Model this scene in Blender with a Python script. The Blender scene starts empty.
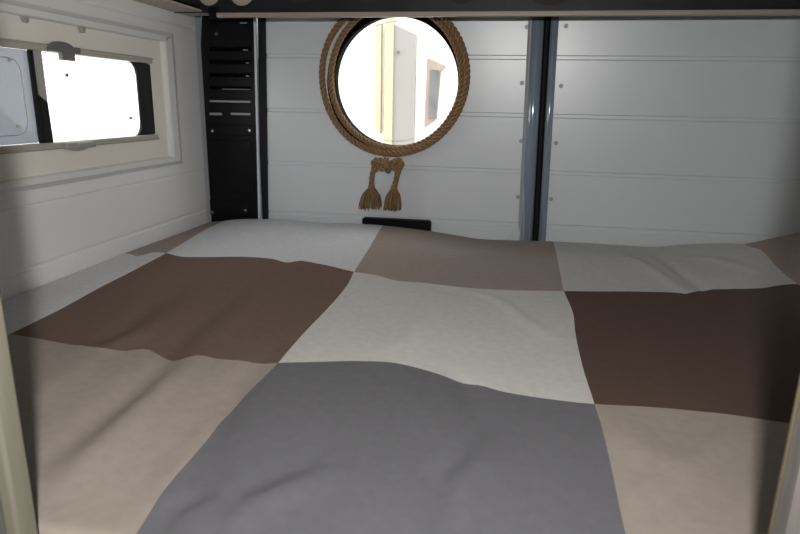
import bpy, bmesh, math, random
from mathutils import Vector, Matrix, noise
random.seed(7)
C = bpy.context.scene.collection
SC = bpy.context.scene
H = 1.22                       # camera height above the van floor
F, CX, CY = 613.0, 400.0, 267.0

# ------------------------------------------------------------------ camera frame (measured from vanishing points)
vy = Vector((512 - CX, -(106 - CY), -F)).normalized()
vd = Vector((351 - CX, -(2650 - CY), -F)).normalized()
vu = (-vd + vy * vd.dot(vy)).normalized()
vx = vy.cross(vu)
ROT = Matrix((vx, vy, vu))     # camera -> world

def ray(px, py): return ROT @ Vector((px - CX, -(py - CY), -F))
def at(px, py, ax, val):       # point seen at a pixel, on the plane of a wall / the bed
    r = ray(px, py)
    if ax == 2: val -= H
    p = r * (val / r[ax]); p.z += H
    return p

# ------------------------------------------------------------------ materials
def mat(name, col, rough=.5, metal=0, bump=None, var=None, spec=.5, coat=0, sheen=0):
    m = bpy.data.materials.new(name); m.use_nodes = True
    nt = m.node_tree; b = nt.nodes['Principled BSDF']
    b.inputs['Base Color'].default_value = (*col, 1); b.inputs['Roughness'].default_value = rough
    b.inputs['Metallic'].default_value = metal; b.inputs['Specular IOR Level'].default_value = spec
    b.inputs['Coat Weight'].default_value = coat
    if sheen: b.inputs['Sheen Weight'].default_value = sheen
    tc = nt.nodes.new('ShaderNodeTexCoord')
    def ntex(scale, stretch, detail=4):
        mp = nt.nodes.new('ShaderNodeMapping'); mp.inputs['Scale'].default_value = stretch
        nt.links.new(tc.outputs['Object'], mp.inputs[0])
        n = nt.nodes.new('ShaderNodeTexNoise'); n.inputs['Scale'].default_value = scale; n.inputs['Detail'].default_value = detail
        nt.links.new(mp.outputs[0], n.inputs[0]); return n
    if var:
        scale, stretch, amt = var
        n = ntex(scale, stretch)
        r = nt.nodes.new('ShaderNodeValToRGB')
        r.color_ramp.elements[0].position = .3; r.color_ramp.elements[1].position = .7
        r.color_ramp.elements[0].color = (*[c * (1 - amt) for c in col], 1)
        r.color_ramp.elements[1].color = (*[min(1, c * (1 + amt)) for c in col], 1)
        nt.links.new(n.outputs[0], r.inputs[0]); nt.links.new(r.outputs[0], b.inputs['Base Color'])
    if bump:
        last = None
        for scale, stretch, dist in bump:
            n = ntex(scale, stretch)
            bp = nt.nodes.new('ShaderNodeBump'); bp.inputs['Distance'].default_value = dist; bp.inputs['Strength'].default_value = 1
            nt.links.new(n.outputs[0], bp.inputs['Height'])
            if last: nt.links.new(last.outputs[0], bp.inputs['Normal'])
            last = bp
        nt.links.new(last.outputs[0], b.inputs['Normal'])
    return m

def cloth(name, col):
    return mat(name, col, .95, bump=[(9, (1, 1, 1), .0015), (38, (1, 1.6, 1), .0003), (700, (1, 1, 1), .00025)],
               var=(60, (1, 1, 1), .05), spec=.12)

M = {}
M['panel'] = mat('white_door_panel', (.60, .635, .65), .34, bump=[(3, (1, 1, 1), .0012)], spec=.85)
M['wallpanel'] = mat('white_wall_panel', (.77, .775, .77), .5, bump=[(4, (1, 1, 1), .001)], spec=.35)
M['moulding'] = mat('window_moulding', (.72, .72, .71), .35, spec=.5)
M['field'] = mat('window_surround', (.77, .74, .66), .45)
M['rail'] = mat('window_rail', (.40, .37, .31), .4)
M['steel'] = mat('blue_grey_paint', (.22, .27, .33), .12, metal=.1, spec=.7, coat=.5)
M['steel2'] = mat('grey_blue_sill', (.55, .60, .64), .3, spec=.5)
M['black'] = mat('black_plastic', (.003, .003, .004), .4, spec=.2, bump=[(300, (1, 1, 1), .0002)])
M['rubber'] = mat('black_rubber', (.004, .004, .005), .6, spec=.3)
M['hole'] = mat('dark_hole', (.002, .002, .002), .9, spec=.05)
M['header'] = mat('dark_header_paint', (.012, .013, .014), .5, spec=.3, var=(12, (1, 1, 1), .3))
M['insul'] = mat('insulation', (.42, .38, .32), .9, bump=[(90, (1, 1, 1), .002)])
M['redwood'] = mat('brown_lining', (.03, .014, .012), .7)
M['chrome'] = mat('bright_metal', (.55, .55, .55), .2, metal=1)
M['grey_plastic'] = mat('grey_latch_plastic', (.12, .12, .125), .45)
M['grey_light'] = mat('pale_grey_plastic', (.33, .32, .30), .45)
M['rivet'] = mat('grey_rivet', (.30, .31, .33), .4)
M['beigetrim'] = mat('beige_trim', (.50, .45, .38), .5, var=(20, (1, 12, 1), .06))
M['railwood'] = mat('overhead_rail', (.31, .27, .23), .45, var=(14, (.6, 8, 30), .12))
M['rope'] = mat('jute_rope', (.26, .16, .085), .85, bump=[(500, (1, 1, 1), .0003)], var=(300, (1, 1, 1), .2), spec=.15)
M['jute'] = mat('jute_fibre', (.21, .13, .07), .95, var=(240, (1, 1, .2), .5), spec=.1)
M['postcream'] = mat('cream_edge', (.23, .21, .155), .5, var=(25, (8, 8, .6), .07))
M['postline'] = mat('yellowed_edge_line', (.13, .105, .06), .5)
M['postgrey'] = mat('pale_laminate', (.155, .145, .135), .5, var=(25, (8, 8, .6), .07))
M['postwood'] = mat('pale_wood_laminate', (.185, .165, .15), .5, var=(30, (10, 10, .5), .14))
M['platform'] = mat('bed_platform_wood', (.4, .3, .2), .6, var=(12, (1, 8, 8), .15))
M['mattress'] = mat('mattress_ticking', (.6, .58, .54), .9, bump=[(300, (1, 1, 1), .0005)])
M['floor'] = mat('van_floor', (.16, .13, .10), .6, var=(8, (1, 6, 1), .2))
M['ceil'] = mat('van_ceiling', (.30, .29, .27), .7)
M['facade'] = mat('cream_render', (.80, .77, .72), .9, bump=[(40, (1, 1, 1), .004)])
M['facade2'] = mat('grey_render', (.25, .24, .225), .9, var=(1.2, (1, 1, 1), .03))
M['yellow'] = mat('ochre_paint', (.42, .36, .25), .9)
M['pink'] = mat('terracotta_surround', (.27, .21, .18), .9, var=(6, (1, 1, 1), .12))
M['darkpane'] = mat('grey_window_pane', (.13, .14, .145), .9, var=(7, (1, 1, 1), .25), spec=.1)  # plain grey pane of the house window
M['ground'] = mat('pale_paving', (.45, .43, .40), .9, var=(3, (1, 1, 1), .1))
M['c_white'] = cloth('duvet_off_white', (.61, .595, .56))
M['c_silver'] = cloth('duvet_silver_grey', (.65, .655, .67))
M['c_mauve'] = cloth('duvet_taupe', (.355, .292, .262))
M['c_white_dim'] = cloth('duvet_off_white_dim', (.54, .535, .52))  # same fabric as the off-white, its shade put into a darker colour
M['c_brown'] = cloth('duvet_brown', (.172, .118, .094))
M['c_dark'] = cloth('duvet_dark_brown', (.107, .069, .054))
M['c_beige'] = cloth('duvet_beige', (.355, .305, .262))
M['c_slate'] = cloth('duvet_slate', (.156, .154, .163))

def glass(name, col, rough, amt, white=0):
    m = bpy.data.materials.new(name); m.use_nodes = True; nt = m.node_tree
    for n in list(nt.nodes): nt.nodes.remove(n)
    o = nt.nodes.new('ShaderNodeOutputMaterial'); t = nt.nodes.new('ShaderNodeBsdfTransparent'); t.inputs[0].default_value = (*col, 1)
    g = nt.nodes.new('ShaderNodeBsdfGlossy'); g.inputs['Roughness'].default_value = rough
    mx = nt.nodes.new('ShaderNodeMixShader'); mx.inputs[0].default_value = amt
    nt.links.new(t.outputs[0], mx.inputs[1]); nt.links.new(g.outputs[0], mx.inputs[2])
    last = mx
    if white:
        d = nt.nodes.new('ShaderNodeBsdfTranslucent'); d.inputs[0].default_value = (.8, .82, .86, 1)
        m2 = nt.nodes.new('ShaderNodeMixShader'); m2.inputs[0].default_value = white
        nt.links.new(mx.outputs[0], m2.inputs[1]); nt.links.new(d.outputs[0], m2.inputs[2]); last = m2
    nt.links.new(last.outputs[0], o.inputs[0]); return m
M['glass'] = glass('clear_acrylic', (.97, .97, .96), .03, .04)
M['glass_tint'] = glass('hazy_acrylic', (.23, .245, .27), .05, .05, .12)
M['contour'] = mat('pane_edge_line', (.50, .44, .40), .4)
M['contour_dark'] = mat('pane_edge_dark_line', (.16, .16, .15), .4)  # dark outline drawn inside the pane rim

# ------------------------------------------------------------------ mesh helpers
def obj(name, bm, m, parent=None, smooth=False, bevel=0, segs=2):
    me = bpy.data.meshes.new(name)
    bmesh.ops.recalc_face_normals(bm, faces=bm.faces)
    bm.to_mesh(me); bm.free()
    for x in (m if isinstance(m, (list, tuple)) else [m]): me.materials.append(x)
    o = bpy.data.objects.new(name, me); C.objects.link(o)
    if parent:
        o.parent = parent
        o.matrix_parent_inverse = Matrix.Translation(-parent.location)
    if bevel:
        b = o.modifiers.new('bevel', 'BEVEL'); b.width = bevel; b.segments = segs; b.limit_method = 'ANGLE'; b.angle_limit = math.radians(40)
        smooth = True
    if smooth:
        for p in me.polygons: p.use_smooth = True
        if bevel:
            w = o.modifiers.new('wn', 'WEIGHTED_NORMAL'); w.keep_sharp = True
    return o
def thing(name, loc, label=None, cat=None, kind=None, group=None):
    o = bpy.data.objects.new(name, None); C.objects.link(o); o.location = loc; o.empty_display_size = .05
    return tag(o, label, cat, kind, group)
def tag(o, label=None, cat=None, kind=None, group=None):
    if label: o['label'] = label
    if cat: o['category'] = cat
    if kind: o['kind'] = kind
    if group: o['group'] = group
    return o
def bx(bm, x0, x1, y0, y1, z0, z1):
    v = [bm.verts.new((x, y, z)) for x in (x0, x1) for y in (y0, y1) for z in (z0, z1)]
    for f in ((0, 1, 3, 2), (4, 6, 7, 5), (0, 4, 5, 1), (2, 3, 7, 6), (0, 2, 6, 4), (1, 5, 7, 3)):
        bm.faces.new([v[i] for i in f])
    return v
def box(*a):
    bm = bmesh.new(); bx(bm, *a); return bm
def prism(bm, pts, d):         # closed polygon of 3D points extruded by vector d
    a = [bm.verts.new(p) for p in pts]; b = [bm.verts.new(Vector(p) + Vector(d)) for p in pts]
    bm.faces.new(a); bm.faces.new(b[::-1]); n = len(pts)
    for i in range(n): bm.faces.new((a[i], a[(i + 1) % n], b[(i + 1) % n], b[i]))
def tube(bm, pts, r, n=10, closed=False, caps=True):
    pts = [Vector(p) for p in pts]; N = len(pts); rings = []
    rr = r if isinstance(r, (list, tuple)) else [r] * N
    up = None
    for i, p in enumerate(pts):
        if closed: t = pts[(i + 1) % N] - pts[i - 1]
        else: t = pts[min(i + 1, N - 1)] - pts[max(i - 1, 0)]
        t.normalize()
        if up is None: up = t.orthogonal().normalized()
        u = (up - t * up.dot(t)).normalized(); up = u; w = t.cross(u)
        rings.append([bm.verts.new(p + (u * math.cos(a) + w * math.sin(a)) * rr[i]) for a in [2 * math.pi * k / n for k in range(n)]])
    off = 0
    if closed:      # smallest twist between last and first ring
        best = min(range(n), key=lambda k: (rings[-1][0].co - rings[0][k].co).length); off = best
    for i in range(N if closed else N - 1):
        a = rings[i]; b = rings[(i + 1) % N]; o = off if (closed and i == N - 1) else 0
        for k in range(n): bm.faces.new((a[k], a[(k + 1) % n], b[(k + 1 + o) % n], b[(k + o) % n]))
    if not closed and caps: bm.faces.new(rings[0][::-1]); bm.faces.new(rings[-1])
def disc(bm, c, axis, r, depth, n=20):  # short cylinder
    c = Vector(c); axis = Vector(axis).normalized(); u = axis.orthogonal().normalized(); w = axis.cross(u)
    pts = [c + (u * math.cos(2 * math.pi * k / n) + w * math.sin(2 * math.pi * k / n)) * r for k in range(n)]
    prism(bm, pts, axis * depth)
def rrect(a0, a1, b0, b1, r, n=6):
    out = []
    for ca, cb, s in ((a1 - r, b1 - r, 0), (a0 + r, b1 - r, 1), (a0 + r, b0 + r, 2), (a1 - r, b0 + r, 3)):
        for k in range(n + 1):
            t = math.pi / 2 * (s + k / n); out.append((ca + r * math.cos(t), cb + r * math.sin(t)))
    return out
def cut(o, cutter_bm):
    me = bpy.data.meshes.new('cutter'); bmesh.ops.recalc_face_normals(cutter_bm, faces=cutter_bm.faces); cutter_bm.to_mesh(me); cutter_bm.free()
    c = bpy.data.objects.new('cutter', me); C.objects.link(c)
    md = o.modifiers.new('b', 'BOOLEAN'); md.operation = 'DIFFERENCE'; md.object = c; md.solver = 'EXACT'
    bpy.context.view_layer.update()
    dg = bpy.context.evaluated_depsgraph_get()
    nm = bpy.data.meshes.new_from_object(o.evaluated_get(dg))
    o.modifiers.clear(); old = o.data; o.data = nm; bpy.data.meshes.remove(old)
    bpy.data.objects.remove(c); bpy.data.meshes.remove(me)
def grooves(z0, z1, gs, w=.015, d=.0035):   # (depth, z) profile of a face with shallow channels
    prof = [(0, z0)]
    for g in sorted(gs):
        prof += [(0, g - w), (-d, g - w + .003), (-d, g - .003), (0, g)]
    return prof + [(0, z1)]

Z = lambda z: H + z            # heights measured from the camera's level
YD = 2.06; XW = -1.05; XR = 1.22; YF = -2.6; ZC = Z(.66)

# ------------------------------------------------------------------ van shell
tag(obj('floor', box(XW - .05, XR + .05, YF, YD + .03, -.05, 0), M['floor']), kind='structure')
tag(obj('ceiling', box(XW - .05, XR + .05, YF, YD + .06, ZC, ZC + .05), M['ceil']), kind='structure')
tag(obj('wall_right', box(XR, XR + .05, YF, YD + .06, 0, ZC), M['wallpanel']), kind='structure')
tag(obj('wall_front_blocker', box(XW, XR, YF - .05, YF, 0, ZC), M['wallpanel']), kind='structure')  # unseen wall, added to keep daylight from entering behind the camera

gz = [Z(-.37), Z(-.232), Z(.235), Z(.40)]
bm = bmesh.new()
prof = grooves(.0, ZC, gz, .012, .003)
pts = [(XW + d, YF, z) for d, z in prof] + [(XW - .05, YF, ZC), (XW - .05, YF, 0)]
prism(bm, pts, (0, 2.015 - YF, 0))
wl = tag(obj('wall_left', bm, M['wallpanel']), kind='structure')
cut(wl, box(XW - .2, XW + .1, .90, 1.775, Z(-.14), Z(.135)))

# ------------------------------------------------------------------ window in the left wall
w1 = thing('window_1', (XW, 1.35, Z(-.112)), kind='structure')
# surround: four bevelled mouldings with mitred corners around a flat field
yo0, yo1, zo0, zo1 = .66, 1.862, Z(-.200), Z(.196)
yi0, yi1, zi0, zi1 = .70, 1.785, Z(-.172), Z(.166)
bm = bmesh.new()
def ringpts(e, x): return [(x, yo0 + (yi0 - yo0) * e, zo0 + (zi0 - zo0) * e), (x, yo1 + (yi1 - yo1) * e, zo0 + (zi0 - zo0) * e),
                           (x, yo1 + (yi1 - yo1) * e, zo1 + (zi1 - zo1) * e), (x, yo0 + (yi0 - yo0) * e, zo1 + (zi1 - zo1) * e)]
loops = [[bm.verts.new(p) for p in ringpts(e, XW + h)] for e, h in ((0, -.001), (0, .006), (.18, .010), (.45, .019), (.9, .019), (1, .015), (1, -.001))]
for a, b in zip(loops, loops[1:]):
    for k in range(4): bm.faces.new((a[k], a[(k + 1) % 4], b[(k + 1) % 4], b[k]))
obj('window_moulding', bm, M['moulding'], w1)
bm = bmesh.new()               # dark mitre notch at the upper corner
tube(bm, [(XW + .0205, 1.792, Z(.170)), (XW + .0205, 1.80, Z(.178)), (XW + .0205, 1.815, Z(.181))], .0022, 6)
obj('mitre_gap', bm, M['grey_light'], w1)
# flat surround inside the moulding
bm = box(XW + .0005, XW + .003, yi0, yi1, zi0, zi1); f = obj('window_surround', bm, M['field'], w1)
cut(f, box(XW - .1, XW + .1, .93, 1.727, Z(-.112), Z(.106)))
for y0, y1 in ((.93, 1.727),):
    for za, zb in ((.100, .116), (-.117, -.102)):
        bm = bmesh.new(); bx(bm, XW - .02, XW + .010, y0, y1, Z(za), Z(zb))
        t = .004 if za > 0 else -.004
        bx(bm, XW - .02, XW + .014, y0, y1, Z((za + zb) / 2 - .002 + t), Z((za + zb) / 2 + .002 + t))
        obj('window_rail', bm, M['rail'], w1, bevel=.0012)
obj('window_seal', box(XW - .012, XW - .004, 1.668, 1.75, Z(-.102), Z(.100)), M['rubber'], w1, bevel=.003)
bm = bmesh.new(); bx(bm, XW - .008, XW - .003, 1.258, 1.273, Z(-.102), Z(.100))
obj('window_mullion', bm, M['rubber'], w1, bevel=.002)
bm = bmesh.new()
prism(bm, [(XW - .008, 1.273, Z(.100)), (XW - .008, 1.297, Z(.100)), (XW - .008, 1.297, Z(-.012)), (XW - .008, 1.273, Z(.004))], (.006, 0, 0))
obj('blind_strip', bm, M['grey_light'], w1)
bm = bmesh.new()
prism(bm, [(XW - .008, 1.273, Z(.004)), (XW - .008, 1.297, Z(-.012)), (XW - .008, 1.300, Z(-.102)), (XW - .008, 1.273, Z(-.102))], (.006, 0, 0))
obj('seal_strip', bm, M['rubber'], w1)
def pane(y0, y1, z0, z1, r, gm, cm, name='window_pane', m=.022):
    bm = bmesh.new(); pts = rrect(y0, y1, z0, z1, r)
    prism(bm, [(XW - .010, a, b) for a, b in pts], (-.004, 0, 0)); o = obj(name, bm, gm, w1)
    bm = bmesh.new(); pts = rrect(y0 + m, y1 - m * .8, z0 + m * .6, z1 - m * .6, max(r, .03))
    tube(bm, [(XW - .0095, a, b) for a, b in pts], .0009, 6, closed=True); obj('pane_outline', bm, cm, o)
    return o
p2 = pane(1.27, 1.676, Z(-.101), Z(.099), .035, M['glass'], M['contour_dark'], m=.02)
p1 = pane(.94, 1.262, Z(-.101), Z(.099), .004, M['glass_tint'], M['contour'], m=.032)
# black corner fillets of the seal so the right pane reads as rounded
bm = bmesh.new()
for sz in (1, -1):
    zc = Z(.100) if sz > 0 else Z(-.102); r = .032; y1 = 1.668
    arc = [(XW - .005, y1, zc)] + [(XW - .005, y1 - r + r * math.sin(t), zc - sz * r + sz * r * math.cos(t)) for t in [math.pi / 2 * k / 6 for k in range(7)]]
    prism(bm, arc, (-.007, 0, 0))
obj('seal_corner', bm, M['rubber'], w1)
bm = bmesh.new()
for px, py in ((66, 75), (130, 118)): disc(bm, at(px, py, 0, XW - .0095), (1, 0, 0), .0045, .004, 14)
obj('pane_stud', bm, M['grey_plastic'], w1)
bm = bmesh.new()
for px, py in ((9, 60), (17, 126)): disc(bm, at(px, py, 0, XW - .0095), (1, 0, 0), .004, .004, 14)
obj('pane_stud', bm, M['c_white'], w1)
# latches: half-round thumb plate, body and tongue
def latch(y, z, s, mm):
    bm = bmesh.new()
    bx(bm, XW + .006, XW + .019, y - .045, y + .058, z - .009, z + .006)
    arc = [(XW + .008, y + .002 + .038 * math.cos(t), z + s * (.004 + .011 * math.sin(t))) for t in [math.pi * k / 12 for k in range(13)]]
    prism(bm, arc, (.007, 0, 0))
    o = obj('window_latch', bm, mm, w1, bevel=.0015)
    bm = bmesh.new()
    if s > 0: bx(bm, XW + .004, XW + .016, y - .004, y + .040, z - .026, z - .006)
    else: bx(bm, XW + .012, XW + .022, y - .012, y + .045, z - .006, z + .004)
    obj('latch_tongue', bm, M['grey_plastic'] if s > 0 else M['grey_light'], o, bevel=.0015)
latch(1.345, Z(.110), 1, M['grey_plastic'])
latch(1.365, Z(-.110), -1, M['grey_light'])
for px, py in ((27, 17), (84, 28.5)):
    p = at(px, py, 0, XW + .015); bm = bmesh.new()
    prism(bm, [(XW + .004, p.y - .010, p.z + .006), (XW + .004, p.y + .010, p.z + .006), (XW + .004, p.y + .003, p.z - .010), (XW + .004, p.y - .004, p.z - .010)], (.011, 0, 0))
    obj('blind_clip', bm, M['grey_light'], w1, bevel=.001)

# ------------------------------------------------------------------ rear doors
slant = lambda z: -.020 * (z - H)                     # the door edges lean a little
DG = [Z(.155), Z(-.021), Z(-.200), Z(-.376)]
def door(name, x0, x1, root_x):
    d = thing(name, (root_x, YD, 0), kind='structure')
    bm = bmesh.new(); prof = grooves(.45, ZC - .02, DG)
    L = [bm.verts.new((x0 + slant(z) * (1 if x0 > -.5 else -1.15), YD - q, z)) for q, z in prof]
    R = [bm.verts.new((x1 + slant(z), YD - q, z)) for q, z in prof]
    Lb = [bm.verts.new((v.co.x, YD + .02, v.co.z)) for v in (L[0], L[-1])]
    Rb = [bm.verts.new((v.co.x, YD + .02, v.co.z)) for v in (R[0], R[-1])]
    for i in range(len(L) - 1): bm.faces.new((L[i], R[i], R[i + 1], L[i + 1]))
    bm.faces.new((Lb[0], Lb[1], Rb[1], Rb[0])); bm.faces.new((L[0], Lb[0], Rb[0], R[0])); bm.faces.new((L[-1], R[-1], Rb[1], Lb[1]))
    bm.faces.new(L + Lb[::-1]); bm.faces.new(R[::-1] + Rb)
    p = obj('door_panel', bm, M['panel'], d)
    return d, p
d1, dp1 = door('door_1', -.829, .048, -.4)
d2, dp2 = door('door_2', .128, 1.06, .6)
WC = Vector((-.380, YD, Z(.066))); WR = .2035
bm = bmesh.new(); disc(bm, WC + Vector((0, -.1, 0)), (0, 1, 0), WR + .012, .3, 64); cut(dp1, bm)

def strip(name, parent, prof, m, bevel=0, z0=.45, z1=None):   # upright extrusion of an (x, y) profile, leaning like the doors
    z1 = z1 or ZC - .02; bm = bmesh.new(); n = len(prof)
    a = [bm.verts.new((x + slant(z0), y, z0)) for x, y in prof]; b = [bm.verts.new((x + slant(z1), y, z1)) for x, y in prof]
    bm.faces.new(a); bm.faces.new(b[::-1])
    for i in range(n): bm.faces.new((a[i], a[(i + 1) % n], b[(i + 1) % n], b[i]))
    return obj(name, bm, m, parent, bevel=bevel, segs=3)
# painted steel edges of the two doors: a rounded return each, black seal between them
def arcp(x0, x1, y, bulge, n=7): return [(x0 + (x1 - x0) * k / n, y - bulge * math.sin(math.pi * k / n)) for k in range(n + 1)]
e1 = strip('door_edge', d1, arcp(.046, .086, YD - .004, .012, 10) + [(.086, YD + .03), (.046, YD + .03)], M['steel'])
e2 = strip('door_edge', d2, arcp(.106, .130, YD - .004, .009, 10) + [(.130, YD + .03), (.106, YD + .03)], M['steel'])
for o in (e1, e2):
    for p in o.data.polygons: p.use_smooth = True
strip('door_lip', d1, arcp(.038, .058, YD - .003, .004, 6) + [(.058, YD + .01), (.038, YD + .01)], M['rivet'])
strip('door_seal', d1, arcp(.084, .108, YD + .004, .010, 6) + [(.108, YD + .03), (.084, YD + .03)], M['rubber'])
bm = bmesh.new(); prism(bm, [(.045, YD - .006, Z(-.38)), (.062, YD - .006, Z(-.44)), (.005, YD - .006, Z(-.44)), (.02, YD - .006, Z(-.415))], (0, .006, 0))
obj('door_gusset', bm, M['steel2'], d1, bevel=.001)
for par, ps in ((d1, ((527, 27), (522, 83), (521, 141), (518, 197))), (d2, ((566, 26), (561, 86), (556, 143), (551, 199)))):
    for px, py in ps:
        p = at(px, py, 1, YD); bm = bmesh.new(); disc(bm, (p.x, YD + .001, p.z), (0, -1, 0), .0068, .0035, 16)
        obj('trim_clip', bm, M['rivet'], par, bevel=.001)
# black rubber between door and body, thin painted strip beside it
sl = lambda z: .012 * (z - H)
bm = bmesh.new()
for z in (0,):
    prism(bm, [(-.8725, YD - .012, .4), (-.847, YD - .012, .4), (-.847, YD + .03, .4), (-.8725, YD + .03, .4)], (.037, 0, ZC - .42))
obj('door_seal', bm, M['rubber'], d1, bevel=.004)
# recessed pull under the round window
a = at(362, 217, 1, YD - .02); b = at(432, 231, 1, YD - .02)
bm = bmesh.new(); c0 = at(362, 218, 1, YD - .02); c1 = at(431, 222.5, 1, YD - .02)
pts = rrect(c0.x, c1.x, Z(-.46), c1.z + .006, .009, 5)
prism(bm, [(x, YD - .022, z) for x, z in pts], (0, .022, 0))
obj('door_handle', bm, M['black'], d1, bevel=.003)

# round window
w2 = thing('window_2', (WC.x, YD, WC.z - WR), kind='structure')
def ring(c, ra, rb, y0, y1, n=72):   # flat ring solid
    bm = bmesh.new(); Ls = []
    for r, y in ((ra, y0), (rb, y0), (rb, y1), (ra, y1)):
        Ls.append([bm.verts.new((c.x + r * math.cos(2 * math.pi * k / n), y, c.z + r * math.sin(2 * math.pi * k / n))) for k in range(n)])
    for i in range(4):
        a, b = Ls[i], Ls[(i + 1) % 4]
        for k in range(n): bm.faces.new((a[k], a[(k + 1) % n], b[(k + 1) % n], b[k]))
    return bm
obj('window_gasket', ring(WC, WR + .001, WR + .027, YD - .010, YD + .045), M['hole'], w2, bevel=.004)
bm = bmesh.new(); disc(bm, WC + Vector((0, .004, 0)), (0, 1, 0), WR + .004, .005, 72); gp = obj('window_pane', bm, M['glass'], w2)
bm = bmesh.new(); tube(bm, [(WC.x + .188 * math.cos(t), YD + .0025, WC.z + .188 * math.sin(t)) for t in [2 * math.pi * k / 80 for k in range(80)]], .0008, 6, closed=True)
obj('pane_outline', bm, M['contour_dark'], gp)

# ------------------------------------------------------------------ body metal between left wall and rear door
tag(obj('trim_1', box(XW - .07, -.845, YD + .028, YD + .05, .3, ZC), M['steel2']), kind='structure')
bm = bmesh.new(); bx(bm, XW - .04, XW - .001, 2.016, YD + .01, .3, ZC); tag(obj('trim_2', bm, M['steel2']), kind='structure')
# slim painted lip
bm = bmesh.new(); q0 = at(254.5, 18, 1, YD - .012); q1 = at(259.3, 220, 1, YD - .012); dx = (q1.x - q0.x) / (q1.z - q0.z)
xq = q1.x - dx * (q1.z - .4)
prism(bm, [(xq - .006, YD - .012, .4), (xq + .004, YD - .012, .4), (xq + .004, YD + .01, .4), (xq - .006, YD + .01, .4)], (dx * (ZC - .4), 0, ZC - .4))
o = obj('trim_3', bm, M['steel2'], bevel=.003); tag(o, kind='structure')
pc = thing('pillar_cover', (-.96, YD, .7), 'black moulded pillar cover with slots and screws between the left wall and round-window door', 'pillar cover')
YP = YD - .012
def pxz(px, py, y=YP): p = at(px, py, 1, y); return p
out = [pxz(203, -20), pxz(200.5, 48), pxz(199, 55), pxz(199, 90), pxz(201, 97), pxz(201.5, 134), pxz(199, 142), pxz(199, 188), pxz(203, 194), pxz(204.5, 232), pxz(258.5, 232), pxz(252.5, -20)]
bm = bmesh.new(); prism(bm, [(p.x, YP, p.z) for p in out], (0, .014, 0))
cov = obj('cover_plate', bm, M['black'], pc)
cb = bmesh.new()
for y in (50, 63, 76, 89):
    a = pxz(208, y - 3.2); b = pxz(251, y + 1.2); pts = rrect(a.x, b.x, b.z, a.z, .004, 3)
    prism(cb, [(x, YP - .02, z) for x, z in pts], (0, .026, 0))
for x0, x1, y in ((209, 250.5, 101.5), (209, 222, 114), (230, 250.5, 114)):
    a = pxz(x0, y - 1.4); b = pxz(x1, y + 1.4); pts = rrect(a.x, b.x, b.z, a.z, .003, 3)
    prism(cb, [(x, YP - .02, z) for x, z in pts], (0, .06, 0))
cut(cov, cb)
bv = cov.modifiers.new('bevel', 'BEVEL'); bv.width = .0015; bv.segments = 2; bv.limit_method = 'ANGLE'
for y in (50, 63, 76, 89):     # louvre backs
    a = pxz(208, y - 3); b = pxz(251, y + 1.2)
    obj('louvre', box(a.x, b.x, YP + .006, YP + .012, b.z, a.z), M['hole'], pc)
for x0, x1, y in ((209, 250.5, 101.5), (209, 222, 114), (230, 250.5, 114)):
    a = pxz(x0, y - 1.4); b = pxz(x1, y + 1.4)
    obj('slot', box(a.x, b.x, YP + .003, YP + .006, b.z, a.z), M['grey_light'], pc)
for x0, x1, y in ((240, 247, 23), (243, 248, 50), (246, 249, 63), (246, 249, 76), (222, 250, 89.3)):
    a = pxz(x0, y - .6); b = pxz(x1, y + .5)
    obj('slot_highlight', box(a.x, b.x, YP - .0015, YP + .004, b.z, a.z), M['grey_light'], pc, bevel=.0004)  # highlights on the black slots, put on as pale bars
for (xa, ya, xb, yb) in ((207, 124, 255, 136), (207, 139, 254, 194), (207, 199, 254, 216)):   # raised fields
    a = pxz(xa, ya); b = pxz(xb, yb); pts = rrect(a.x, b.x, b.z, a.z, .010, 4)
    bm = bmesh.new(); prism(bm, [(x, YP - .004, z) for x, z in pts], (0, .005, 0)); obj('raised_field', bm, M['black'], pc, bevel=.003)
for px, py in ((217, 34), (213, 131), (250, 130.5), (213, 212), (246, 210)):
    p = pxz(px, py); bm = bmesh.new(); disc(bm, (p.x, YP - .003, p.z), (0, -1, 0), .0050, .003, 14); s = obj('screw', bm, M['chrome'] if py > 100 else M['grey_plastic'], pc, bevel=.001)
    bm = bmesh.new(); disc(bm, (p.x, YP + .0, p.z), (0, -1, 0), .0105, .005, 18); obj('screw_washer', bm, M['rubber'], s, bevel=.001)

# ------------------------------------------------------------------ roof header above the doors, side batten
YH = 1.88
hd = thing('trim_4', (0, YH + .02, Z(.2475)), kind='structure')
bm = bmesh.new(); prism(bm, [(XW + .001, YH + .006, Z(.2595)), (XW + .001, YH + .006, ZC), (XW + .001, YD - .002, ZC), (XW + .001, YD - .002, Z(.30)), (XW + .001, YH + .03, Z(.262))], (XR - XW - .002, 0, 0))
hb = obj('header_beam', bm, M['header'], hd)
cb = bmesh.new(); hs = []
for px, py, rx in ((208, -8.5, 13.0), (241, -8.5, 13.5), (300, -11, 16), (371, -11.5, 21), (462, -11, 16), (552, -10, 20), (655, -13, 20)):
    p = at(px, py, 1, YH + .006); r = rx / F * 1.9; hs.append((p, r, px))
    n = 28; pts = [(p.x + r * math.cos(2 * math.pi * k / n), YH - .05, p.z + min(r, .040) * math.sin(2 * math.pi * k / n)) for k in range(n)]
    prism(cb, pts, (0, .09, 0))
cut(hb, cb)
for p, r, px in hs:
    n = 28; bm = bmesh.new()
    q = .016 if px < 260 else .034
    pts = [(p.x + r * math.cos(2 * math.pi * k / n), YH + q, p.z + min(r, .040) * math.sin(2 * math.pi * k / n)) for k in range(n)]
    prism(bm, pts, (0, .004, 0)); obj('hole_lining', bm, M['insul'] if px < 260 else M['redwood'], hd)
x0 = at(218, 15, 1, YH).x
bm = bmesh.new(); bx(bm, x0, XR - .002, YH - .012, YH + .006, Z(.2435), Z(.2575))
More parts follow.
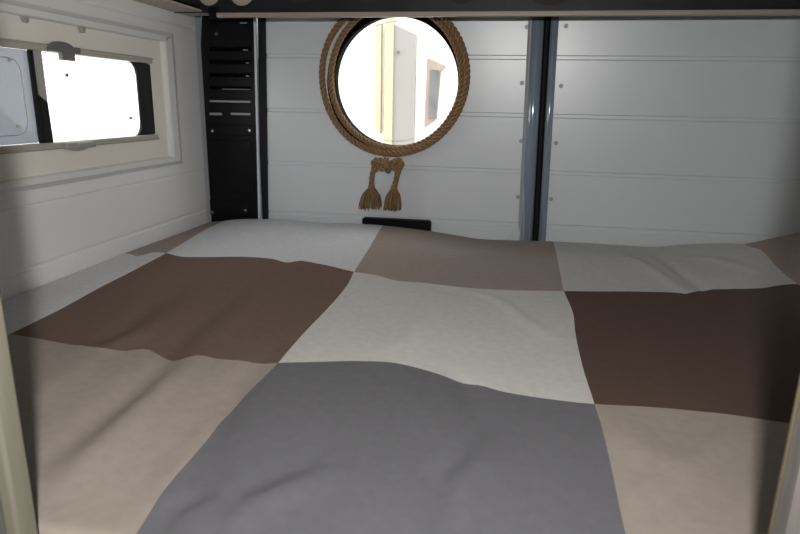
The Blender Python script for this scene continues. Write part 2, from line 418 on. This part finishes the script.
obj('overhead_rail', bm, M['railwood'], hd, bevel=.002)
bm = bmesh.new(); bx(bm, x0 - .03, x0, YH - .002, YH + .02, Z(.24), Z(.275)); obj('rail_bracket', bm, M['black'], hd, bevel=.002)
# side batten and dark roof beam along the left wall
bm = bmesh.new(); prism(bm, [(XW + .0005, .3, Z(.262)), (XW + .093, .3, Z(.262)), (XW + .093, .3, Z(.268)), (XW + .0005, .3, Z(.275))], (0, 1.58, 0))
# pointed far end
prism(bm, [(XW + .0005, 1.88, Z(.262)), (XW + .093, 1.88, Z(.262)), (XW + .100, 1.97, Z(.262)), (XW + .0005, 1.97, Z(.262))], (0, 0, .004))
tag(obj('trim_5', bm, M['beigetrim']), kind='structure')
tag(obj('trim_6', box(XW + .0005, XW + .088, .3, YH + .004, Z(.2755), ZC), M['header']), kind='structure')

# ------------------------------------------------------------------ rope hung round the window
def rope_strands(bm, path, R, pitch, closed=False, phase=0, ns=3, step=.0028, seg=8):
    # resample
    P = [Vector(p) for p in path]
    if closed: P.append(P[0].copy())
    L = [0]
    for a, b in zip(P, P[1:]): L.append(L[-1] + (b - a).length)
    N = max(8, int(L[-1] / step)); S = []; j = 0
    for i in range(N + (0 if closed else 1)):
        s = L[-1] * i / N
        while j < len(L) - 2 and L[j + 1] < s: j += 1
        t = (s - L[j]) / max(1e-9, L[j + 1] - L[j]); S.append(P[j].lerp(P[j + 1], t))
    turns = L[-1] / pitch
    if closed: turns = round(turns)
    for q in range(ns):
        pts = []
        for i, p in enumerate(S):
            T = (S[(i + 1) % len(S)] - S[i - 1]) if closed else (S[min(i + 1, len(S) - 1)] - S[max(i - 1, 0)])
            T.normalize(); ref = Vector((0, 1, 0))
            u = (ref - T * ref.dot(T)).normalized(); w = T.cross(u)
            a = phase + 2 * math.pi * (q / ns + turns * i / N)
            pts.append(p + (u * math.cos(a) + w * math.sin(a)) * R * .60)
        tube(bm, pts, R * .44, seg, closed=closed)
RY = YD - .024; k = RY / YD
rt = thing('rope_wreath', (-.385, RY, Z(-.17)), 'twisted brown jute rope coiled twice round the round window, knotted below with two frayed ends', 'rope')
R = .0106
def coil(cx, cz, r, y, wob, ph, rz=0):
    return [(cx + (r + wob * math.sin(3 * t + ph)) * math.cos(t), y, cz + (r + rz + wob * math.sin(2 * t + ph)) * math.sin(t)) for t in [2 * math.pi * i / 160 for i in range(160)]]
bm = bmesh.new(); rope_strands(bm, coil(-.3845, H + .0820, .2375, RY - .006, .002, 1.0, .0045), R, .050, True); obj('outer_coil', bm, M['rope'], rt, smooth=True)
bm = bmesh.new(); rope_strands(bm, coil(-.3790, H + .0790, .2150, RY + .004, .0012, 2.2, .0090), R, .050, True, 1.0); obj('inner_coil', bm, M['rope'], rt, smooth=True)
KY = RY - .020
def kp(px, py, y=KY): return at(px, py, 1, y)
bm = bmesh.new()
def smooth_path(pts, n=10):
    out = []; P = [pts[0]] + pts + [pts[-1]]
    for i in range(1, len(P) - 2):
        for q in range(n):
            t = q / n; a, b, c, d = P[i - 1], P[i], P[i + 1], P[i + 2]
            out.append(.5 * ((2 * b) + (c - a) * t + (2 * a - 5 * b + 4 * c - d) * t * t + (3 * b - a - 3 * c + d) * t ** 3))
    out.append(P[-2]); return out
kn = [kp(375, 171), kp(374, 161, KY - .004), kp(380, 159.5, KY - .012), kp(388, 164, KY - .016), kp(396, 167, KY - .010), kp(402, 163, KY - .002), kp(396, 158, KY + .004)]
kn2 = [kp(398, 172), kp(399.5, 162, KY - .004), kp(393, 161, KY - .012), kp(387, 167, KY - .004), kp(380, 167, KY), kp(374, 162, KY + .004)]
rope_strands(bm, smooth_path(kn), R * .95, .05); rope_strands(bm, smooth_path(kn2), R * .95, .05, phase=.6)
rope_strands(bm, smooth_path([kp(386, 158, KY), kp(387, 163, KY - .020), kp(388, 169, KY - .014), kp(388, 170, KY + .006)]), R * .9, .05, phase=1)
obj('knot', bm, M['rope'], rt, smooth=True)
for top, mid, neck, bot, sp in (((374, 168), (372, 176), (371.5, 188), (370.2, 209), 12), ((398.5, 168), (396.5, 177), (394, 189), (392.2, 210), 9.4)):
    bm = bmesh.new(); rope_strands(bm, smooth_path([kp(*top), kp(*mid), kp(*neck)]), R * .92, .046)
    rope_strands(bm, smooth_path([kp(neck[0], neck[1] - 3), kp(neck[0], neck[1] + 1)]), R * 1.1, .03)
    tl = obj('rope_end', bm, M['rope'], rt, smooth=True)
    bm = bmesh.new(); nk = kp(neck[0], neck[1] - 1)
    for i in range(90):
        a = random.random() * 2 * math.pi; q = math.sqrt(random.random())
        ex = bot[0] + sp * q * math.cos(a); ey = bot[1] + random.uniform(-3.5, 1.0) - 1.5 * abs(q * math.cos(a))
        e = kp(ex, ey); e.y += .020 * q * math.sin(a); s = nk + Vector((.009 * q * math.cos(a), .009 * q * math.sin(a), 0))
        m_ = s.lerp(e, .45) + Vector(((e.x - s.x) * .28, (e.y - s.y) * .25, .002))
        g = [s, m_, e + Vector((random.uniform(-.002, .002), 0, 0))]
        tube(bm, smooth_path(g, 4), [.0021] * 8 + [.0013], 5)
    obj('tassel', bm, M['jute'], tl, smooth=True)

# ------------------------------------------------------------------ duvet
ZB = H - .42
def interp(pts, x):            # piecewise cubic through sorted (x, y)
    if x <= pts[0][0]:
        (x0, y0), (x1, y1) = pts[0], pts[1]; return y0 + 0 * (x - x0)
    if x >= pts[-1][0]: return pts[-1][1]
    for i in range(len(pts) - 1):
        if pts[i][0] <= x <= pts[i + 1][0]:
            x0, y0 = pts[i]; x1, y1 = pts[i + 1]; h = x1 - x0; t = (x - x0) / h
            def sl_(j):
                if j == 0: return (pts[1][1] - pts[0][1]) / (pts[1][0] - pts[0][0])
                if j == len(pts) - 1: return (pts[-1][1] - pts[-2][1]) / (pts[-1][0] - pts[-2][0])
                return (pts[j + 1][1] - pts[j - 1][1]) / (pts[j + 1][0] - pts[j - 1][0])
            m0, m1 = sl_(i) * h, sl_(i + 1) * h
            return (2 * t ** 3 - 3 * t * t + 1) * y0 + (t ** 3 - 2 * t * t + t) * m0 + (-2 * t ** 3 + 3 * t * t) * y1 + (t ** 3 - t * t) * m1
YB = 2.012
back = [(200, 223), (220, 221), (240, 219), (265, 219), (290, 220), (318, 223), (340, 223), (362, 224), (385, 225.5), (430, 231), (455, 235), (480, 239), (505, 240), (555, 241.5),
        (600, 244), (625, 245.5), (650, 247), (680, 245), (700, 244), (730, 243.5), (745, 244), (770, 239), (800, 233), (830, 228)]
bz = sorted((lambda p: (p.x, p.z))(at(px, py, 1, YB)) for px, py in back)
def sstep(a, b, x):
    t = min(1, max(0, (x - a) / (b - a))); return t * t * (3 - 2 * t)
folds = []
def fold(pts, w, h):           # a soft crease along a line on the bed; h<0 valley
    folds.append(([at(px, py, 2, ZB).xy for px, py in pts], w, h))
fold([(38, 468), (90, 425), (150, 375), (178, 350)], .027, -.008)
fold([(70, 480), (130, 420), (200, 352)], .028, .011)
fold([(120, 500), (185, 430), (250, 370), (290, 330)], .030, -.006)
fold([(40, 395), (90, 350), (143, 335), (200, 295)], .030, .009)
fold([(60, 372), (120, 330), (175, 285)], .022, -.006)
fold([(205, 345), (250, 310), (300, 262)], .030, .007)
fold([(160, 356), (175, 345), (240, 290), (272, 262)], .018, -.006)
fold([(240, 372), (230, 410), (205, 460), (165, 520)], .016, -.006)
fold([(150, 534), (180, 500), (205, 490), (232, 440)], .010, -.005)
fold([(225, 534), (250, 500), (330, 470)], .022, .007)
fold([(212, 534), (235, 498), (300, 462)], .014, -.004)
fold([(430, 520), (438, 480), (470, 440), (485, 415)], .010, -.005)
fold([(445, 534), (440, 500), (425, 465), (420, 430)], .009, -.004)
fold([(455, 520), (462, 480), (490, 450)], .012, .004)
fold([(455, 372), (470, 392), (480, 430)], .022, -.005)
fold([(560, 340), (530, 325), (500, 300), (470, 290)], .012, .004)
fold([(520, 370), (540, 345), (560, 330)], .010, -.003)
fold([(390, 360), (420, 330), (440, 295)], .030, .006)
fold([(612, 250), (640, 262), (672, 283), (690, 293)], .014, .008)
fold([(650, 248), (668, 262), (690, 278), (705, 290)], .014, -.009)
fold([(690, 258), (720, 262), (750, 270)], .020, .006)
fold([(312, 233), (330, 226), (340, 223)], .016, -.006)
fold([(318, 250), (345, 238), (360, 228)], .018, .005)
fold([(420, 262), (450, 255), (480, 240)], .025, -.005)
fold([(610, 420), (640, 450), (680, 470)], .030, .004)
fold([(640, 500), (690, 460), (735, 430)], .014, .004)
fold([(760, 252), (785, 250), (800, 246)], .03, .012)
def height(x, y):
    z = ZB
    z += .006 * noise.noise(Vector((x * 2.3, y * 2.3, 3.1))) + .0015 * noise.noise(Vector((x * 8, y * 6, 1.7)))
    for pts, w, h in folds:
        best = 9; tt = 0
        n = len(pts) - 1
        for i in range(n):
            ax, ay = pts[i]; bx_, by = pts[i + 1]; dx, dy = bx_ - ax, by - ay; l2 = dx * dx + dy * dy
            t = min(1, max(0, ((x - ax) * dx + (y - ay) * dy) / l2))
            d = math.hypot(x - ax - t * dx, y - ay - t * dy)
            if d < best: best = d; tt = (i + t) / n
        if best < w * 3: z += h * math.exp(-(best / w) ** 2) * (.35 + .65 * math.sin(math.pi * tt))
    zb = interp(bz, x)
    k = sstep(1.70, 2.0, y); z = z * (1 - k) + (zb + (z - ZB) * .2) * k
    # lifted corner at the far right
    z += .030 * sstep(.70, 1.0, x) * sstep(1.35, 1.7, y) * (1 - k)
    return z
def bed(px, py):               # pixel -> point of the duvet surface
    p = at(px, py, 2, ZB)
    for _ in range(8): p = at(px, py, 2, height(p.x, p.y))
    return p
row1 = [(130, 254), (139.5, 256), (151, 252.5), (166, 253.2), (180, 256.5), (194, 257), (212, 257), (250, 257), (273, 259), (288, 262.5), (300, 260.7), (323, 264.5), (354, 271.8), (376, 275), (391, 279.5),
        (400, 281), (425, 283), (483, 289), (564, 291), (600, 291.5), (633, 291.5), (675, 292.5), (688, 293.5), (700, 291), (730.5, 289), (763, 288), (781, 285), (798, 284)]
row2 = [(10, 334), (75, 345), (100, 347.5), (125.5, 351), (143, 348.8), (155.5, 353), (165.5, 358.5), (176, 361), (200, 355.2), (222.5, 359.5), (245, 361), (278, 363), (312.5, 362), (350, 361), (380, 361.5),
        (410, 366), (440, 374.5), (462.5, 383.2), (481, 385.5), (500, 391), (545, 398.5), (594.5, 404), (657.5, 407.5), (725, 414), (785, 422.5)]
colA = [(221, 222.5), (200, 232.6), (166, 253.2), (140, 267), (100, 287.5), (10, 334)]
colB = [(382.5, 226), (368, 250), (354, 271.8), (348, 284), (328, 308), (303, 334), (288, 351), (278, 363), (264, 377), (245, 396), (220.5, 422.5), (208, 439), (195, 454), (165, 489), (153, 507), (136, 534)]
colC = [(553.5, 241.4), (560.6, 275), (564, 291), (573, 313), (575.5, 334), (582.5, 366), (594.5, 404), (603, 431.5), (612.5, 473), (625.6, 534)]
colD = [(748, 246.4), (760.6, 251.4), (775.6, 265.7), (794.5, 281.5), (798, 284)]
W = lambda L, ax: sorted(((lambda p: (p.x, p.y) if ax == 0 else (p.y, p.x))(bed(*q)) for q in L))
R1, R2 = W(row1, 0), W(row2, 0); A, B_, C_, D = W(colA, 1), W(colB, 1), W(colC, 1), W(colD, 1)
X0, X5, Y0, Y3 = -1.040, 1.19, .462, 2.012
# lattice corners
def corner(row, col):          # intersection of a row curve and a column curve
    x = 0
    y = interp(row, 0)
    for _ in range(40): x = interp(col, y); y = interp(row, x)
    return x, y
def ext(L, lo, hi, vlo=None, vhi=None):
    L = list(L)
    if lo < L[0][0]: L.insert(0, (lo, L[0][1] if vlo is None else vlo))
    if hi > L[-1][0]: L.append((hi, L[-1][1] if vhi is None else vhi))
    return L
R1 = ext(R1, X0, X5, vhi=R1[-1][1] - .02); R2 = ext(R2, X0, X5)
A = ext(A, Y0, Y3, vlo=A[0][1] + .02); B_ = ext(B_, Y0, Y3); C_ = ext(C_, Y0, Y3); D = ext(D, Y0, Y3, vlo=D[0][1] - .02)
rows = [[(X0, Y0), (X5, Y0)], R2, R1, [(X0, Y3), (X5, Y3)]]
cols = [[(Y0, X0), (Y3, X0)], A, B_, C_, D, [(Y0, X5), (Y3, X5)]]
K = [[corner(r, c) for c in cols] for r in rows]
cellmat = [['c_silver', 'c_beige', 'c_slate', 'c_beige', 'c_white_dim'],
           ['c_silver', 'c_brown', 'c_white', 'c_dark', 'c_white'],
           ['c_mauve', 'c_silver', 'c_mauve', 'c_white_dim', 'c_mauve']]
names = ['c_white', 'c_silver', 'c_mauve', 'c_white_dim', 'c_brown', 'c_dark', 'c_beige', 'c_slate']
NX = [10, 44, 44, 44, 36]; NY = [36, 46, 44]
grid = {}; matof = {}
gi = 0
for i in range(5):
    gj = 0
    for j in range(3):
        a, b, c, d = K[j][i], K[j][i + 1], K[j + 1][i], K[j + 1][i + 1]
        for ii in range(NX[i] + 1):
            s = ii / NX[i]
            for jj in range(NY[j] + 1):
                t = jj / NY[j]
                xb = a[0] + (b[0] - a[0]) * s; r0 = (xb, interp(rows[j], xb))
                xt = c[0] + (d[0] - c[0]) * s; r1 = (xt, interp(rows[j + 1], xt))
                yl = a[1] + (c[1] - a[1]) * t; c0 = (interp(cols[i], yl), yl)
                yr = b[1] + (d[1] - b[1]) * t; c1 = (interp(cols[i + 1], yr), yr)
                P = [(1 - t) * r0[q] + t * r1[q] + (1 - s) * c0[q] + s * c1[q] - ((1 - s) * (1 - t) * a[q] + s * (1 - t) * b[q] + (1 - s) * t * c[q] + s * t * d[q]) for q in (0, 1)]
                grid[(gi + ii, gj + jj)] = P
                if ii < NX[i] and jj < NY[j]: matof[(gi + ii, gj + jj)] = names.index(cellmat[j][i])
        gj += NY[j]
    gi += NX[i]
GX, GY = sum(NX), sum(NY)
bm = bmesh.new(); V = {}
for key, (x, y) in grid.items(): V[key] = bm.verts.new((x, y, height(x, y)))
for (i, j), mi in matof.items():
    f = bm.faces.new((V[i, j], V[i + 1, j], V[i + 1, j + 1], V[i, j + 1])); f.material_index = mi
# rolled edge all round, then a flat underside rim
loop = [(i, 0) for i in range(GX)] + [(GX, j) for j in range(GY)] + [(i, GY) for i in range(GX, 0, -1)] + [(0, j) for j in range(GY, 0, -1)]
prev = [V[q] for q in loop]
nrm = []
for (i, j) in loop:
    n = Vector((-1 if i == 0 else (1 if i == GX else 0), -1 if j == 0 else (1 if j == GY else 0), 0)); nrm.append(n.normalized())
base = [v.co.copy() for v in prev]
for o_, d_ in ((.003, -.003), (.006, -.010), (.007, -.022), (.003, -.030)):
    cur = [bm.verts.new(b + n * o_ + Vector((0, 0, d_))) for b, n in zip(base, nrm)]
    for k2 in range(len(cur)):
        k3 = (k2 + 1) % len(cur); f = bm.faces.new((prev[k2], prev[k3], cur[k3], cur[k2]))
        i, j = loop[k2]; f.material_index = matof.get((min(i, GX - 1), min(j, GY - 1)), 0)
    prev = cur
bm.faces.new(prev[::-1])
for f in bm.faces: f.smooth = True
dv = obj('duvet', bm, [M[n] for n in names], smooth=True)
tag(dv, 'wide checked duvet in brown, taupe, beige, slate grey and off-white squares covering the bed', 'duvet')

# mattress and platform under the duvet
bm = bmesh.new(); pts = rrect(XW + .012, 1.185, .462, 2.01, .05, 5)
prism(bm, [(x, y, Z(-.60)) for x, y in pts], (0, 0, .138))
tag(obj('mattress', bm, M['mattress'], bevel=.012), 'pale mattress filling the bed under the checked duvet', 'mattress')
bp = thing('bed_platform', (0, 1.2, 0), 'wooden bed base carrying the mattress across the van', 'bed base')
obj('platform_board', box(XW + .005, 1.21, .455, 2.03, Z(-.62), Z(-.60)), M['platform'], bp)
for x in (-.95, 0, 1.1):
    for y in (.52, 1.9): obj('leg', box(x - .03, x + .03, y - .03, y + .03, 0, Z(-.62)), M['platform'], bp)

# ------------------------------------------------------------------ boards each side of the bed opening
YPz = .45
xl = -.4325; xr = .2155
ZT = ZC - .004
lp = thing('partition_board', (xl - .1, YPz, 0), 'pale upright board with a cream edge at the left of the bed opening', 'partition')
obj('board_edge', box(xl - .016, xl, YPz - .026, YPz - .001, 0, ZT), M['postcream'], lp, bevel=.004)
obj('board_face', box(XW + .004, xl - .017, YPz - .020, YPz - .001, 0, ZT), M['postgrey'], lp, bevel=.001)
rp = thing('partition_board', (xr + .1, YPz, 0), 'pale wood-grain upright board at the right of the bed opening', 'partition')
obj('board_edge', box(xr, xr + .003, YPz - .003, YPz + .001, 0, ZT), M['postline'], rp, bevel=.001)
obj('board_face', box(xr + .0005, XR - .004, YPz - .024, YPz - .0035, 0, ZT), M['postwood'], rp, bevel=.001)

# ------------------------------------------------------------------ outside: the house seen through the round window
g = obj('ground', box(-30, 30, -30, 30, -.55, -.5), M['ground']); tag(g, kind='structure')
YO = 5.0
bl = thing('neighbour_building', (at(402, 81, 1, YO).x, YO, -.5), 'cream rendered house with ochre strips seen through the round window', 'building')
L_ = at(300, 80, 1, YO).x; R_ = at(520, 80, 1, YO).x
obj('wall', box(L_ - 3, R_ + 3, YO, YO + .3, -.5, 4.6), M['facade'], bl)
for x0, x1, y0, y1 in ((377, 381.5, 24, 133), (386.5, 393, 16, 150)):
    a = at(x0, y0, 1, YO); b = at(x1, y1, 1, YO)
    obj('ochre_strip', box(a.x, b.x, YO - .05, YO - .001, -.5 if y1 > 140 else b.z, 4.5 if y0 < 20 else a.z), M['yellow'], bl)
a = at(393, 24, 1, YO); b = at(417, 35, 1, YO); bm = bmesh.new()
prism(bm, [(a.x, YO - .001, a.z), (b.x, YO - .001, b.z), (b.x, YO - .001, -.5), (a.x, YO - .001, -.5)], (0, -.03, 0)); obj('render_panel', bm, M['facade2'], bl)
a = at(398, 52, 1, YO - .03); bm = bmesh.new(); disc(bm, (a.x, YO - .0315, a.z), (0, -1, 0), .011, .02, 12); obj('facade_dot', bm, M['grey_plastic'], bl)  # small dark dot on the facade
q = [at(428, 58, 1, YO), at(446, 66, 1, YO), at(441, 72, 1, YO), at(437, 119, 1, YO), at(425, 127, 1, YO)]
bm = bmesh.new(); prism(bm, [(p.x, YO - .001, p.z) for p in q], (0, -.05, 0)); wf = obj('window_frame', bm, M['pink'], bl)
q = [at(431.5, 70, 1, YO), at(440, 71, 1, YO), at(437, 117, 1, YO), at(429.5, 119, 1, YO)]
bm = bmesh.new(); prism(bm, [(p.x, YO - .052, p.z) for p in q], (0, -.01, 0)); obj('pane', bm, M['darkpane'], wf)

# ------------------------------------------------------------------ the rear doors lean in towards the top
LEAN = .047
def lean(o, K=0, xp=.128):     # K: slight yaw of the right-hand door about its free edge
    if o.type == 'MESH':
        for v in o.data.vertices:
            zr = v.co.z - H; s = (YD + K * xp) / (YD + LEAN * zr + K * v.co.x); d = v.co.y - YD
            v.co = Vector((v.co.x * s + d * K, YD * s + d, H + zr * s + d * LEAN))
    for c in o.children: lean(c, K, xp)
for o in (d1, w2, rt): lean(o)
lean(d2, .035)

# ------------------------------------------------------------------ light
w = bpy.data.worlds.new('World'); SC.world = w; w.use_nodes = True; nt = w.node_tree
bg = nt.nodes['Background']; bg.inputs[0].default_value = (.97, .985, 1.0, 1); bg.inputs[1].default_value = 5.0
def lamp(name, kind, loc, energy, size, col=(1, 1, 1), **kw):
    l = bpy.data.lights.new(name, kind); l.energy = energy; l.color = col
    if kind == 'AREA': l.shape = 'DISK'; l.size = size
    else: l.shadow_soft_size = size
    for k_, v in kw.items(): setattr(l, k_, v)
    o = bpy.data.objects.new(name, l); C.objects.link(o); o.location = loc; return o
fl = lamp('camera_flash', 'SPOT', (.012, -.085, H + .13), 53, .019, (1, .985, .97), spot_size=math.radians(165), spot_blend=1.0)
aim = ray(345, 130)
fl.rotation_euler = aim.to_track_quat('-Z', 'Y').to_euler()

# ------------------------------------------------------------------ camera
cd = bpy.data.cameras.new('camera'); cam = bpy.data.objects.new('camera', cd); C.objects.link(cam)
cd.sensor_width = 36; cd.lens = F * 36 / 800; cd.clip_start = .01
cam.matrix_world = Matrix.Translation((0, 0, H)) @ ROT.to_4x4()
SC.camera = cam
cd.dof.use_dof = True; cd.dof.focus_distance = 1.7; cd.dof.aperture_fstop = 11
SC.view_settings.view_transform = 'Standard'; SC.view_settings.look = 'None'
SC.view_settings.exposure = 0; SC.view_settings.gamma = 1; SC.view_settings.use_curve_mapping = False
